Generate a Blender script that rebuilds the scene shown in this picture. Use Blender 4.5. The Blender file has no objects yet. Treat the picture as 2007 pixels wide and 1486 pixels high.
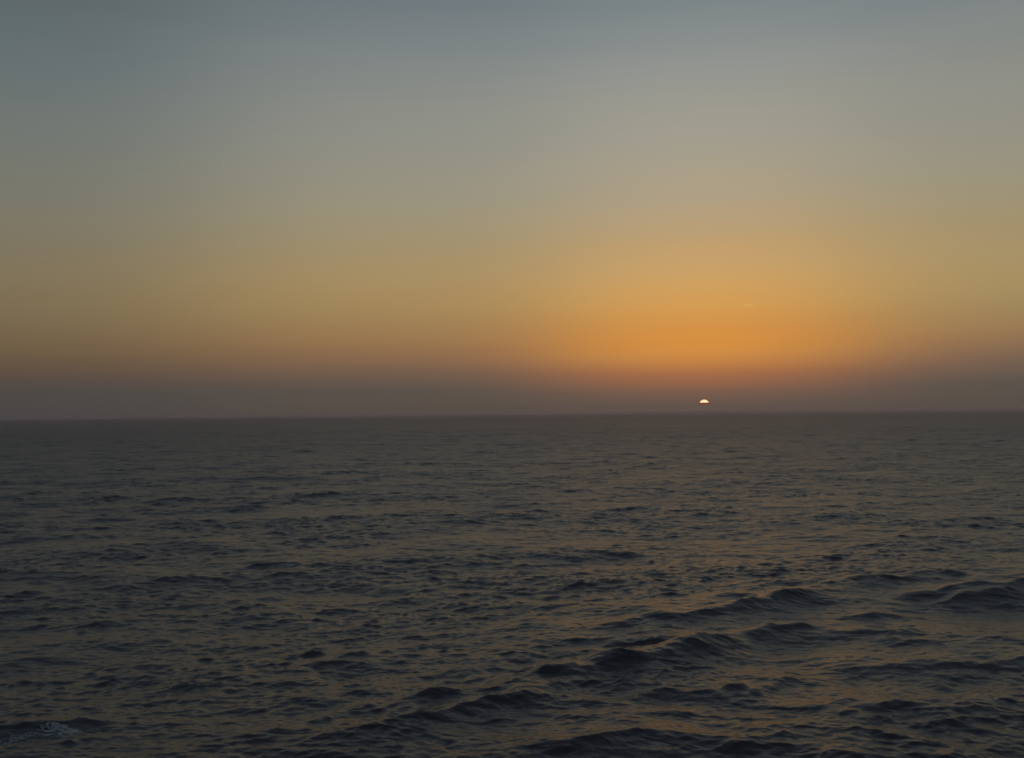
import bpy, math
import numpy as np

S = bpy.context.scene
C = S.collection
SUN_AZ, SUN_EL = math.radians(11.74), math.radians(0.62)      # azimuth clockwise from +Y
CAM_H = 12.0

# ------------------------------------------------------------ camera
cd = bpy.data.cameras.new('camera')
cam = bpy.data.objects.new('camera', cd)
C.objects.link(cam)
cam.location = (0, 0, CAM_H)
cam.rotation_mode = 'QUATERNION'
from mathutils import Matrix, Vector
cam.rotation_quaternion = (Matrix.Rotation(math.radians(90 + 2.09), 4, 'X')
                           @ Matrix.Rotation(math.radians(-0.54), 4, 'Z')).to_quaternion()
cd.sensor_width = 36
cd.lens = 36 * 1810 / 2007
cd.clip_start = 0.1
cd.clip_end = 200000
S.camera = cam

# ------------------------------------------------------------ exposure
EXPO = 1.3
SKY = 0.12
S.view_settings.view_transform = 'Standard'
S.view_settings.look = 'None'
S.view_settings.exposure = EXPO
S.view_settings.gamma = 1
S.view_settings.use_curve_mapping = False
S.cycles.max_bounces = 5
S.cycles.use_denoising = True
S.cycles.filter_width = 1.7


def lin(c):
    c = c / 255.0
    return c / 12.92 if c <= 0.04045 else ((c + 0.055) / 1.055) ** 2.4


# ------------------------------------------------------------ world: clear dusk sky over a hazy horizon
world = bpy.data.worlds.new('World')
S.world = world
world.use_nodes = True
nt = world.node_tree
N, L = nt.nodes, nt.links
bg = N['Background']
bg.inputs[1].default_value = SKY


def mth(op, a, b=None, c=None, clamp=False, tree=None):
    n = (tree or nt).nodes.new('ShaderNodeMath')
    n.operation = op
    n.use_clamp = clamp
    for i, v in enumerate((a, b, c)):
        if v is None:
            continue
        if isinstance(v, (int, float)):
            n.inputs[i].default_value = v
        else:
            (tree or nt).links.new(v, n.inputs[i])
    return n.outputs[0]


tc = N.new('ShaderNodeTexCoord')
sep = N.new('ShaderNodeSeparateXYZ')
L.new(tc.outputs['Generated'], sep.inputs[0])
X, Y, Z = sep.outputs
el = mth('MULTIPLY', mth('ARCSINE', Z), 180 / math.pi)
# faint unevenness of the haze layers
mp = N.new('ShaderNodeMapping')
mp.inputs['Scale'].default_value = (2.2, 2.2, 30)
L.new(tc.outputs['Generated'], mp.inputs[0])
nz = N.new('ShaderNodeTexNoise')
nz.inputs['Scale'].default_value = 1.6
nz.inputs['Detail'].default_value = 4
L.new(mp.outputs[0], nz.inputs['Vector'])
wob = mth('SUBTRACT', nz.outputs[0], 0.5)
el2 = mth('ADD', el, mth('MULTIPLY', wob, mth('MULTIPLY_ADD', el, 0.045, 0.15)))
T = mth('POWER', mth('MAXIMUM', mth('DIVIDE', el2, 90), 0.0), 0.6, clamp=True)
A = mth('ABSOLUTE', mth('MULTIPLY', mth('SUBTRACT', mth('ARCTAN2', X, Y), SUN_AZ), 180 / math.pi))
A = mth('PINGPONG', A, 180)
A = mth('SQRT', mth('MULTIPLY_ADD', A, A, 4.0))


def bell(c, w):
    q = mth('DIVIDE', mth('SUBTRACT', A, c), w)
    return mth('EXPONENT', mth('MULTIPLY', mth('MULTIPLY', q, q), -1.0))


b0, b1, b2 = bell(0, 8.9), bell(19, 12), bell(42, 15)
b3 = mth('DIVIDE', 1.0, mth('ADD', 1.0, mth('EXPONENT', mth('DIVIDE', mth('SUBTRACT', 75.0, A), 9.0))))
bs = mth('ADD', mth('ADD', b0, b1), mth('ADD', b2, b3))

SKY_SUN = [(0.0, 98, 83, 75), (0.6, 106, 87, 76), (1.4, 138, 98, 76), (2.4, 178, 115, 70), (3.33, 212, 142, 68),
           (4.26, 221, 147, 64), (5.18, 219, 150, 71), (6.42, 217, 159, 84), (8.26, 208, 164, 103),
           (10.4, 194, 161, 114), (12.5, 180, 161, 130), (15.5, 168, 160, 141), (18.4, 158, 156, 145),
           (21.2, 143, 147, 144), (24, 125, 134, 136), (34, 112, 124, 132), (60, 84, 98, 110), (90, 70, 84, 98)]
SKY_20 = [(0.0, 87, 77, 71), (0.6, 90, 80, 72), (1.68, 97, 85, 75), (2.93, 126, 99, 78), (4.2, 151, 116, 80),
          (6.04, 164, 134, 89), (7.9, 170, 143, 98), (10.4, 164, 147, 112), (12.8, 157, 149, 126),
          (15.8, 149, 147, 135), (18.7, 141, 143, 136), (21.5, 129, 135, 135), (24.2, 114, 123, 127),
          (34, 98, 111, 120), (60, 80, 94, 106), (90, 70, 84, 98)]
SKY_38 = [(0.0, 73, 70, 69), (0.7, 75, 72, 70), (1.4, 79, 74, 70), (2.25, 92, 78, 68), (3.4, 107, 90, 69),
          (5.1, 120, 104, 78), (7.3, 127, 114, 88), (9.6, 126, 118, 98), (11.8, 122, 120, 107),
          (14.5, 115, 119, 112), (17.2, 108, 116, 114), (19.8, 99, 110, 113), (22.3, 92, 103, 106),
          (34, 80, 92, 100), (60, 74, 88, 98), (90, 70, 84, 98)]
SKY_FAR = [(0.0, 58, 62, 68), (4, 66, 70, 76), (10, 78, 84, 92), (20, 78, 88, 98), (45, 72, 84, 96), (90, 70, 84, 98)]


def ramp(stops):
    r = N.new('ShaderNodeValToRGB')
    r.color_ramp.interpolation = 'CARDINAL'
    for i, (e_, R_, G_, B_) in enumerate(stops):
        p = (e_ / 90) ** 0.6
        if i == 0:
            k = r.color_ramp.elements[0]
            k.position = p
        elif i == len(stops) - 1:
            k = r.color_ramp.elements[-1]
            k.position = p
        else:
            k = r.color_ramp.elements.new(p)
        k.color = (lin(R_), lin(G_), lin(B_), 1)
    L.new(T, r.inputs[0])
    return r.outputs[0]


def vscale(col, f):
    v = N.new('ShaderNodeVectorMath')
    v.operation = 'SCALE'
    L.new(col, v.inputs[0])
    if isinstance(f, (int, float)):
        v.inputs['Scale'].default_value = f
    else:
        L.new(f, v.inputs['Scale'])
    return v.outputs[0]


def vadd(a, b):
    v = N.new('ShaderNodeVectorMath')
    L.new(a, v.inputs[0])
    L.new(b, v.inputs[1])
    return v.outputs[0]


w0, w1, w2, w3 = (mth('DIVIDE', b, bs) for b in (b0, b1, b2, b3))
low = vadd(vadd(vscale(ramp(SKY_SUN), w0), vscale(ramp(SKY_20), w1)),
           vadd(vscale(ramp(SKY_38), w2), vscale(ramp(SKY_FAR), w3)))
# the band right of the sun is yellower than the band left of it
rt = N.new('ShaderNodeMapRange')
rt.interpolation_type = 'SMOOTHSTEP'
rt.inputs['From Min'].default_value = SUN_AZ * 180 / math.pi + 2
rt.inputs['From Max'].default_value = SUN_AZ * 180 / math.pi + 18
L.new(mth('MULTIPLY', mth('ARCTAN2', X, Y), 180 / math.pi), rt.inputs['Value'])
fall = N.new('ShaderNodeMapRange')
fall.interpolation_type = 'SMOOTHSTEP'
fall.inputs['From Min'].default_value = 40
fall.inputs['From Max'].default_value = 110
fall.inputs['To Min'].default_value = 1
fall.inputs['To Max'].default_value = 0
L.new(A, fall.inputs['Value'])
qe = mth('DIVIDE', mth('SUBTRACT', el, 5.5), 3.6)
rf = mth('MULTIPLY', mth('MULTIPLY', rt.outputs[0], fall.outputs[0]), mth('EXPONENT', mth('MULTIPLY', mth('MULTIPLY', qe, qe), -1.0)))
cb = N.new('ShaderNodeCombineXYZ')
cb.inputs[0].default_value = 1.0
L.new(mth('MULTIPLY_ADD', rf, 0.09, 1.0), cb.inputs[1])
L.new(mth('MULTIPLY_ADD', rf, 0.15, 1.0), cb.inputs[2])
vm = N.new('ShaderNodeVectorMath')
vm.operation = 'MULTIPLY'
L.new(low, vm.inputs[0])
L.new(cb.outputs[0], vm.inputs[1])
low = vm.outputs[0]
low = vscale(low, 1.0 / (SKY * 2 ** EXPO))
sky = N.new('ShaderNodeTexSky')
sky.sky_type = 'NISHITA'
sky.sun_disc = False
sky.sun_elevation = SUN_EL
sky.sun_rotation = SUN_AZ
sky.dust_density = 6
# one faint bright wisp up and right of the sun
azd = mth('MULTIPLY', mth('ARCTAN2', X, Y), 180 / math.pi)
q1 = mth('DIVIDE', mth('SUBTRACT', azd, 14.50), 0.26)
q2 = mth('DIVIDE', mth('SUBTRACT', el, 6.33), 0.045)
wisp = mth('EXPONENT', mth('MULTIPLY', mth('ADD', mth('MULTIPLY', q1, q1), mth('MULTIPLY', q2, q2)), -1.0))
wc = N.new('ShaderNodeCombineXYZ')
wc.inputs[0].default_value, wc.inputs[1].default_value, wc.inputs[2].default_value = 0.35, 0.22, 0.06
low = vadd(low, vscale(wc.outputs[0], wisp))
mr = N.new('ShaderNodeMapRange')
mr.interpolation_type = 'SMOOTHSTEP'
mr.inputs['From Min'].default_value = 26
mr.inputs['From Max'].default_value = 55
L.new(el, mr.inputs['Value'])
mx = N.new('ShaderNodeMix')
mx.data_type = 'RGBA'
L.new(mr.outputs[0], mx.inputs[0])
L.new(low, mx.inputs[6])
L.new(sky.outputs[0], mx.inputs[7])
L.new(mx.outputs[2], bg.inputs[0])

# ------------------------------------------------------------ sun lamp, dimmed by the horizon haze
sd = bpy.data.lights.new('sunlight', 'SUN')
sd.energy = 0.002
sd.color = (1.0, 0.52, 0.22)
sd.angle = math.radians(0.53)
so = bpy.data.objects.new('sunlight', sd)
C.objects.link(so)
sun_dir = Vector((math.sin(SUN_AZ) * math.cos(SUN_EL), math.cos(SUN_AZ) * math.cos(SUN_EL), math.sin(SUN_EL)))
so.rotation_euler = sun_dir.to_track_quat('Z', 'Y').to_euler()

# ------------------------------------------------------------ sea surface: bands of wind waves plus the ship's wake
rng = np.random.default_rng(11)
TRAVEL = math.radians(-78)                      # wind waves run towards the ship


def make_band(lmin, lmax, tile, n, slope, spread, rot):
    k1 = 2 * np.pi / tile
    f = np.fft.fftfreq(n, 1.0 / n)
    kx, ky = np.meshgrid(f * k1, f * k1, indexing='ij')
    k = np.hypot(kx, ky)
    k[0, 0] = 1e-9
    lam = 2 * np.pi / k
    th = np.arctan2(ky, kx) + rot
    dirw = np.maximum(np.cos(th - TRAVEL), 0) ** spread + 0.04
    edge = np.clip((np.log(lam) - np.log(lmin)) / 0.25 + .5, 0, 1) * np.clip((np.log(lmax) - np.log(lam)) / 0.25 + .5, 0, 1)
    p = k ** -4.0 * dirw * edge
    p[0, 0] = 0
    h = (rng.normal(size=k.shape) + 1j * rng.normal(size=k.shape)) * np.sqrt(p)
    z = np.fft.ifft2(h).real
    gx = np.fft.ifft2(1j * kx * h).real
    gy = np.fft.ifft2(1j * ky * h).real
    s = slope / math.sqrt((gx ** 2 + gy ** 2).mean())
    dx = np.fft.ifft2(1j * kx / k * h).real
    dy = np.fft.ifft2(1j * ky / k * h).real
    f3 = [(a * s).astype(np.float32) for a in (z, dx, dy)]
    return dict(f=f3, tile=tile, n=n, rot=rot, lc=math.sqrt(lmin * lmax), lmin=lmin)


BANDS = [
    make_band(14, 60, 911.0, 512, 0.034, 4, 0.11),
    make_band(5, 14, 353.0, 512, 0.062, 2.5, 0.53),
    make_band(2, 5, 151.0, 512, 0.068, 3, 0.23),
    make_band(0.8, 2, 61.0, 512, 0.105, 3, 0.71),
    make_band(0.3, 0.8, 27.0, 512, 0.145, 3, 0.37),
]


def sample(band, x, y):
    c, s = math.cos(band['rot']), math.sin(band['rot'])
    n = band['n']
    u = (x * c + y * s) / band['tile'] * n
    v = (-x * s + y * c) / band['tile'] * n
    iu, iv = np.floor(u), np.floor(v)
    fu, fv = (u - iu).astype(np.float32), (v - iv).astype(np.float32)
    iu, iv = iu.astype(np.int64) % n, iv.astype(np.int64) % n
    iu1, iv1 = (iu + 1) % n, (iv + 1) % n
    out = []
    for a in band['f']:
        out.append((a[iu, iv] * (1 - fu) + a[iu1, iv] * fu) * (1 - fv)
                   + (a[iu, iv1] * (1 - fu) + a[iu1, iv1] * fu) * fv)
    z, dx, dy = out
    return z, dx * c - dy * s, dx * s + dy * c


# steep wake crests fanning out from the ship: (x0, y0, x1, y1, height, front width, back width)
CRESTS = [
    (-4.8, 34.0, 2.1, 39.8, 0.40, 0.9, 1.8),
    (-1.1, 39.0, 15.5, 50.3, 0.76, 1.2, 2.6),
    (7.3, 51.0, 20.0, 58.6, 0.60, 1.1, 2.6),
    (18.5, 60.2, 29.2, 64.3, 0.30, 1.1, 2.4),
    (25.1, 56.1, 39.8, 63.5, 0.69, 1.2, 2.8),
    (18.1, 49.2, 22.9, 51.3, 0.45, 0.9, 1.6),
    (19.1, 53.0, 23.4, 54.3, 0.30, 0.8, 1.4),
    (4.8, 38.1, 13.1, 41.2, 0.42, 1.1, 2.4),
    (11.7, 37.5, 18.5, 37.1, 0.28, 0.9, 1.8),
    (17.5, 42.7, 27.2, 45.0, 0.34, 1.0, 2.0),
    (1.0, 31.7, 6.4, 34.5, 0.30, 0.8, 1.6),
    (12.3, 48.5, 17.2, 50.8, 0.26, 0.8, 1.5),
    (-20.5, 35.0, -15.9, 36.0, 0.34, 0.7, 1.3),
    (-10.0, 44.6, -4.0, 45.8, 0.26, 0.9, 1.8),
    (-21.5, 72.2, -16.0, 73.8, 0.40, 0.9, 2.0),
]


def smooth(a, lo, hi):
    t = np.clip((a - lo) / (hi - lo), 0, 1)
    return t * t * (3 - 2 * t)


def surface(x, y, step):
    """world position of the water for rest points x, y; step = local grid spacing"""
    px, py, pz = x.astype(np.float64), y.astype(np.float64), np.zeros_like(x, dtype=np.float64)
    dx_, dy_ = np.zeros_like(pz), np.zeros_like(pz)
    groups = np.clip(1.0 + 1.1 * sample(BANDS[0], x * 1.7 + 311, y * 1.7 - 97)[0], 0.7, 1.5)
    # the passing hull has smoothed the water inside its wake
    side = (x + 4.0) * 0.66 - (y - 36.0) * 0.74 + 6.0 * sample(BANDS[1], x * 0.6, y * 0.6)[0]
    slick = 1 - 0.28 * smooth(side, -3.0, 5.0) * (1 - smooth(np.hypot(x, y), 75, 130))
    far = 1 - smooth(np.hypot(x, y), 2500, 9000)              # beyond this the waves are far below a pixel
    for i, b in enumerate(BANDS):
        z, dx, dy = sample(b, x, y)
        f = smooth(b['lc'] / step, 0.3, 1.3) * far
        if i >= 2:
            f = f * groups
        if i >= 3:
            f = f * slick
        ch = (1.2, 1.5, 1.5, 1.3, 1.1)[i]
        pz += z * f
        dx_ += dx * f * ch
        dy_ += dy * f * ch
    near = (x > -30) & (x < 60) & (y > 25) & (y < 80)
    if near.any():
        xn, yn = x[near], y[near]
        w = sample(BANDS[1], xn * 2.3 + 40, yn * 2.3)[0]
        w2 = sample(BANDS[2], xn * 1.3 + 9, yn * 1.3 - 5)[0]
        acc = np.zeros_like(xn)
        for (x0, y0, x1, y1, hgt, wf, wb) in CRESTS:
            ln = math.hypot(x1 - x0, y1 - y0)
            tx, ty = (x1 - x0) / ln, (y1 - y0) / ln
            nx, ny = (ty, -tx) if -tx < 0 else (-ty, tx)      # normal pointing at the ship (-y)
            s_ = ((xn - x0) * tx + (yn - y0) * ty) / ln
            u = (xn - x0) * nx + (yn - y0) * ny + w * 1.8 + w2 * 3.2 + 0.9 * (2 * s_ - 1) ** 2 * hgt
            au = np.where(u > 0, u / wf, -u / wb)
            prof = 1.25 * np.exp(-1.15 * np.sqrt(au ** 2 + 0.012)) - 0.14 * np.exp(-((u - 2.6 * wf) / (1.4 * wf)) ** 2)
            env = np.exp(-np.abs((s_ - 0.5) / 0.50) ** 2.4) * np.clip(1 + 1.5 * w + 3.0 * w2, 0.5, 1.3)
            acc = acc + hgt * prof * env
        pz[near] += acc
    r = np.hypot(x, y)
    pz = pz - r * r / (2 * 6.371e6 * 7 / 6)                   # the curve of the earth puts a true horizon in view
    return px + dx_, py + dy_, pz


# polar sheet, fine where the ship's side looks, open to beyond the horizon
rad = [1.5]
while rad[-1] < 22000:
    r_ = rad[-1]
    if r_ < 24:
        st = 0.9 if r_ < 21 else 0.3
    elif r_ < 700:
        st = max(0.085, 0.0024 * r_)
    else:
        st = 0.0060 * r_
    rad.append(r_ + st)
rad = np.array(rad)
fine = np.arange(-35, 35.0001, 0.070)
a, st, side = 35.0, 0.2, []
while a < 180:
    a += st
    st = min(st * 1.25, 6)
    side.append(min(a, 180))
side = np.array(side)
ang = np.radians(np.concatenate([-side[::-1], fine, side[:-1]]))
nr, na = len(rad), len(ang)
R2, A2 = np.meshgrid(rad, ang, indexing='ij')
dr = np.gradient(rad)[:, None]
da = np.abs(np.gradient(ang))[None, :]
da[0, 0] = da[0, -1] = math.radians(6)
step = np.maximum(np.broadcast_to(dr, R2.shape), R2 * da * 0.8)
sx, sy, sz = surface((R2 * np.sin(A2)).ravel(), (R2 * np.cos(A2)).ravel(), step.ravel())
co = np.stack([sx, sy, sz], 1).astype(np.float32)
i = np.arange(nr - 1)[:, None]
j = np.arange(na)[None, :]
j1 = (j + 1) % na
faces = np.stack(np.broadcast_arrays(i * na + j, i * na + j1, (i + 1) * na + j1, (i + 1) * na + j), -1).reshape(-1, 4)


def np_mesh(name, co, faces, mat, m=4):
    me = bpy.data.meshes.new(name)
    me.vertices.add(len(co))
    me.vertices.foreach_set('co', np.ascontiguousarray(co, dtype=np.float32).ravel())
    me.loops.add(faces.size)
    me.loops.foreach_set('vertex_index', faces.astype(np.int32).ravel())
    me.polygons.add(len(faces))
    me.polygons.foreach_set('loop_start', np.arange(0, faces.size, m, dtype=np.int32))
    me.update(calc_edges=True)
    me.polygons.foreach_set('use_smooth', np.ones(len(faces), dtype=bool))
    me.materials.append(mat)
    me.update()
    o = bpy.data.objects.new(name, me)
    C.objects.link(o)
    return o


def new_mat(name):
    m = bpy.data.materials.new(name)
    m.use_nodes = True
    return m, m.node_tree, m.node_tree.nodes, m.node_tree.links, m.node_tree.nodes['Principled BSDF']


# ------------------------------------------------------------ water material
wm, wt, wn, wl, wp = new_mat('sea_water')
wp.inputs['Base Color'].default_value = (0.068, 0.057, 0.068, 1)
wp.inputs['IOR'].default_value = 1.333
geo = wn.new('ShaderNodeNewGeometry')
ln = wn.new('ShaderNodeVectorMath')
ln.operation = 'LENGTH'
wl.new(geo.outputs['Position'], ln.inputs[0])
dist = ln.outputs['Value']
# ripples too small for the sheet pass from bump (near) to roughness (far)
rr = wn.new('ShaderNodeMapRange')
rr.inputs['From Min'].default_value = 1.5      # log10 of distance
rr.inputs['From Max'].default_value = 3.3
rr.inputs['To Min'].default_value = 0.22
rr.inputs['To Max'].default_value = 0.52
wl.new(mth('LOGARITHM', dist, 10.0, tree=wt), rr.inputs['Value'])
wl.new(rr.outputs[0], wp.inputs['Roughness'])
prev = None
for sc_, dd, stretch, far in ((0.9, 0.16, 0.45, 6000), (3.0, 0.055, 0.5, 1500), (8.0, 0.020, 0.6, 250), (20.0, 0.006, 0.7, 80)):
    mpg = wn.new('ShaderNodeMapping')
    mpg.inputs['Rotation'].default_value = (0, 0, 0.2)
    mpg.inputs['Scale'].default_value = (stretch, 1, 0.3)
    wl.new(geo.outputs['Position'], mpg.inputs[0])
    tx = wn.new('ShaderNodeTexNoise')
    tx.inputs['Scale'].default_value = sc_
    tx.inputs['Detail'].default_value = 2
    tx.inputs['Distortion'].default_value = 0.4
    wl.new(mpg.outputs[0], tx.inputs['Vector'])
    bp = wn.new('ShaderNodeBump')
    bp.inputs['Distance'].default_value = dd
    fd = wn.new('ShaderNodeMapRange')
    fd.inputs['From Min'].default_value = far * 0.3
    fd.inputs['From Max'].default_value = far
    fd.inputs['To Min'].default_value = 1
    fd.inputs['To Max'].default_value = 0
    wl.new(dist, fd.inputs['Value'])
    wl.new(fd.outputs[0], bp.inputs['Strength'])
    wl.new(tx.outputs[0], bp.inputs['Height'])
    if prev:
        wl.new(prev, bp.inputs['Normal'])
    prev = bp.outputs[0]
wl.new(prev, wp.inputs['Normal'])

sea = np_mesh('sea', co, faces, wm)
sea['kind'] = 'structure'

# ------------------------------------------------------------ sea haze
HZ = 23500.0
hm = bpy.data.materials.new('sea_haze')
hm.use_nodes = True
hm.node_tree.nodes.clear()
ho = hm.node_tree.nodes.new('ShaderNodeOutputMaterial')
hv = hm.node_tree.nodes.new('ShaderNodeVolumePrincipled')
hv.inputs['Color'].default_value = (1.0, 0.86, 0.98, 1)
hv.inputs['Density'].default_value = 2.2e-4
hv.inputs['Anisotropy'].default_value = 0.6
hm.node_tree.links.new(hv.outputs[0], ho.inputs['Volume'])
hx = [(a_, b_, c_) for c_ in (-46.0, CAM_H + 0.7) for b_ in (-HZ, HZ) for a_ in (-HZ, HZ)]
hme = bpy.data.meshes.new('haze')
hme.from_pydata(hx, [], [(0, 2, 3, 1), (4, 5, 7, 6), (0, 1, 5, 4), (2, 6, 7, 3), (0, 4, 6, 2), (1, 3, 7, 5)])
hme.materials.append(hm)
haze = bpy.data.objects.new('haze', hme)
haze['kind'] = 'stuff'
C.objects.link(haze)

# ------------------------------------------------------------ foam on breaking crests
fm, ft, fn, fl, fp = new_mat('sea_foam')
fp.inputs['Roughness'].default_value = 0.7
ftx = fn.new('ShaderNodeTexNoise')
ftx.inputs['Scale'].default_value = 9
ftx.inputs['Detail'].default_value = 6
fg = fn.new('ShaderNodeNewGeometry')
fl.new(fg.outputs['Position'], ftx.inputs['Vector'])
fr = fn.new('ShaderNodeValToRGB')
fr.color_ramp.elements[0].position = 0.38
fr.color_ramp.elements[0].color = (0.03, 0.045, 0.055, 1)
fr.color_ramp.elements[1].position = 0.7
fr.color_ramp.elements[1].color = (0.46, 0.47, 0.45, 1)
fo = fn.new('ShaderNodeTexCoord')
fx = fn.new('ShaderNodeSeparateXYZ')
fl.new(fo.outputs['Object'], fx.inputs[0])
fl.new(mth('MULTIPLY_ADD', fx.outputs[0], 0.10, ftx.outputs[0], tree=ft), fr.inputs[0])
fl.new(fr.outputs[0], fp.inputs['Base Color'])


def whitecap(cx, cy, ax, lx, ly, stp, label, amount):
    gx, gy = np.meshgrid(np.arange(-lx, lx, stp), np.arange(-ly, ly, stp), indexing='ij')
    c, s = math.cos(ax), math.sin(ax)
    wx, wy = cx + gx * c - gy * s, cy + gx * s + gy * c
    loc = max(0.0028 * math.hypot(cx, cy), 0.085)
    X_, Y_, Z_ = surface(wx.ravel(), wy.ravel(), np.full(wx.size, loc))
    q = 0
    for sc2, am in ((2.2, .5), (6.0, .35), (15.0, .25)):
        f_ = sample(BANDS[2], wx.ravel() * sc2 + 3, wy.ravel() * sc2 * 1.6)[0]
        q = q + am * f_ / f_.std()
    # a wedge whose fresh tip is dense and whose tail breaks into strands
    a_, b_ = gx.ravel() / lx, gy.ravel() / ly
    half = 0.95 * np.sqrt(np.clip((1 - a_) / 2, 0, 1)) * np.clip((a_ + 1.15) / 0.6, 0, 1)
    sh = 1 - np.abs(b_ + 0.25 * (1 - a_)) / np.maximum(half, 1e-3)
    dens = np.clip(sh, -2, 1) * 0.9 - 0.45 + 0.50 * a_ + 0.60 * q + amount
    keep = (dens > 0).reshape(gx.shape)
    Z_ = Z_ + 0.010 + 0.035 * smooth(dens, 0, 0.8)
    n0, n1 = gx.shape
    ii, jj = np.meshgrid(np.arange(n0 - 1), np.arange(n1 - 1), indexing='ij')
    k = keep[:-1, :-1] & keep[1:, :-1] & keep[1:, 1:] & keep[:-1, 1:]
    ii, jj = ii[k], jj[k]
    fc = np.stack([ii * n1 + jj, (ii + 1) * n1 + jj, (ii + 1) * n1 + jj + 1, ii * n1 + jj + 1], 1)
    used, inv = np.unique(fc, return_inverse=True)
    org = np.array([cx, cy, 0])
    o = np_mesh('whitecap', (np.stack([X_, Y_, Z_], 1)[used] - org), inv.reshape(-1, 4), fm)
    o.location = org
    o['label'] = label
    o['category'] = 'whitecap'
    o['group'] = 'whitecaps on breaking waves'
    return o


whitecap(-18.5, 34.6, 0.28, 2.3, 0.95, 0.022, 'bluish grey foam breaking on the wave in the bottom left corner', -0.08)
whitecap(-18.6, 72.6, 0.10, 1.3, 1.1, 0.05, 'small faint foam patch on a distant crest left of centre', 0.12)

# ------------------------------------------------------------ the setting sun, its lower half lost in the haze
SD = 60000.0
sun_r = SD * math.tan(math.radians(0.330))
base = Vector((0, 0, 0)) + Vector((math.sin(SUN_AZ), math.cos(SUN_AZ), 0)) * SD
base.z = CAM_H + SD * math.tan(math.radians(0.425))
vs, fs = [], []
nu, nv = 48, 14
for b_ in range(nv + 1):
    t = b_ / nv * math.pi / 2
    for a_ in range(nu):
        p = 2 * math.pi * a_ / nu
        vs.append((sun_r * math.cos(t) * math.cos(p), sun_r * math.cos(t) * math.sin(p), sun_r * 0.93 * math.sin(t)))
for b_ in range(nv):
    for a_ in range(nu):
        fs.append((b_ * nu + a_, b_ * nu + (a_ + 1) % nu, (b_ + 1) * nu + (a_ + 1) % nu, (b_ + 1) * nu + a_))
fs.append(tuple(reversed(range(nu))))
me = bpy.data.meshes.new('sun')
me.from_pydata(vs, [], fs)
for p in me.polygons[:-1]:
    p.use_smooth = True
sun = bpy.data.objects.new('sun', me)
sun.location = base
C.objects.link(sun)
sm = bpy.data.materials.new('sun_surface')
sm.use_nodes = True
stn = sm.node_tree
stn.nodes.clear()
out = stn.nodes.new('ShaderNodeOutputMaterial')
em = stn.nodes.new('ShaderNodeEmission')
tcs = stn.nodes.new('ShaderNodeTexCoord')
# limb darkening in the object's own space: radius from the disc centre, plus reddening at the cut
ss = stn.nodes.new('ShaderNodeSeparateXYZ')
stn.links.new(tcs.outputs['Object'], ss.inputs[0])
lw = stn.nodes.new('ShaderNodeLayerWeight')
lw.inputs['Blend'].default_value = 0.5
limb = mth('SUBTRACT', 1.0, lw.outputs['Facing'], tree=stn)
hz = mth('MULTIPLY', mth('DIVIDE', ss.outputs[2], sun_r, tree=stn), 2.9, tree=stn)
fac = mth('MINIMUM', mth('MULTIPLY', limb, 1.15, tree=stn), mth('MULTIPLY_ADD', hz, 1.0, -0.06, tree=stn), tree=stn)
cr = stn.nodes.new('ShaderNodeValToRGB')
e = cr.color_ramp.elements
e[0].position = 0.0
e[0].color = (0.20, 0.012, 0.008, 1)
e[1].position = 1.0
e[1].color = (1.0, 0.93, 0.62, 1)
k = e.new(0.50)
k.color = (0.16, 0.014, 0.008, 1)
k = e.new(0.61)
k.color = (0.95, 0.62, 0.30, 1)
stn.links.new(fac, cr.inputs[0])
stn.links.new(cr.outputs[0], em.inputs[0])
em.inputs[1].default_value = 1.05 / 2 ** EXPO
stn.links.new(em.outputs[0], out.inputs[0])
me.materials.append(sm)
sun['label'] = 'half set pale yellow sun with a red rim just above the horizon'
sun['category'] = 'sun'
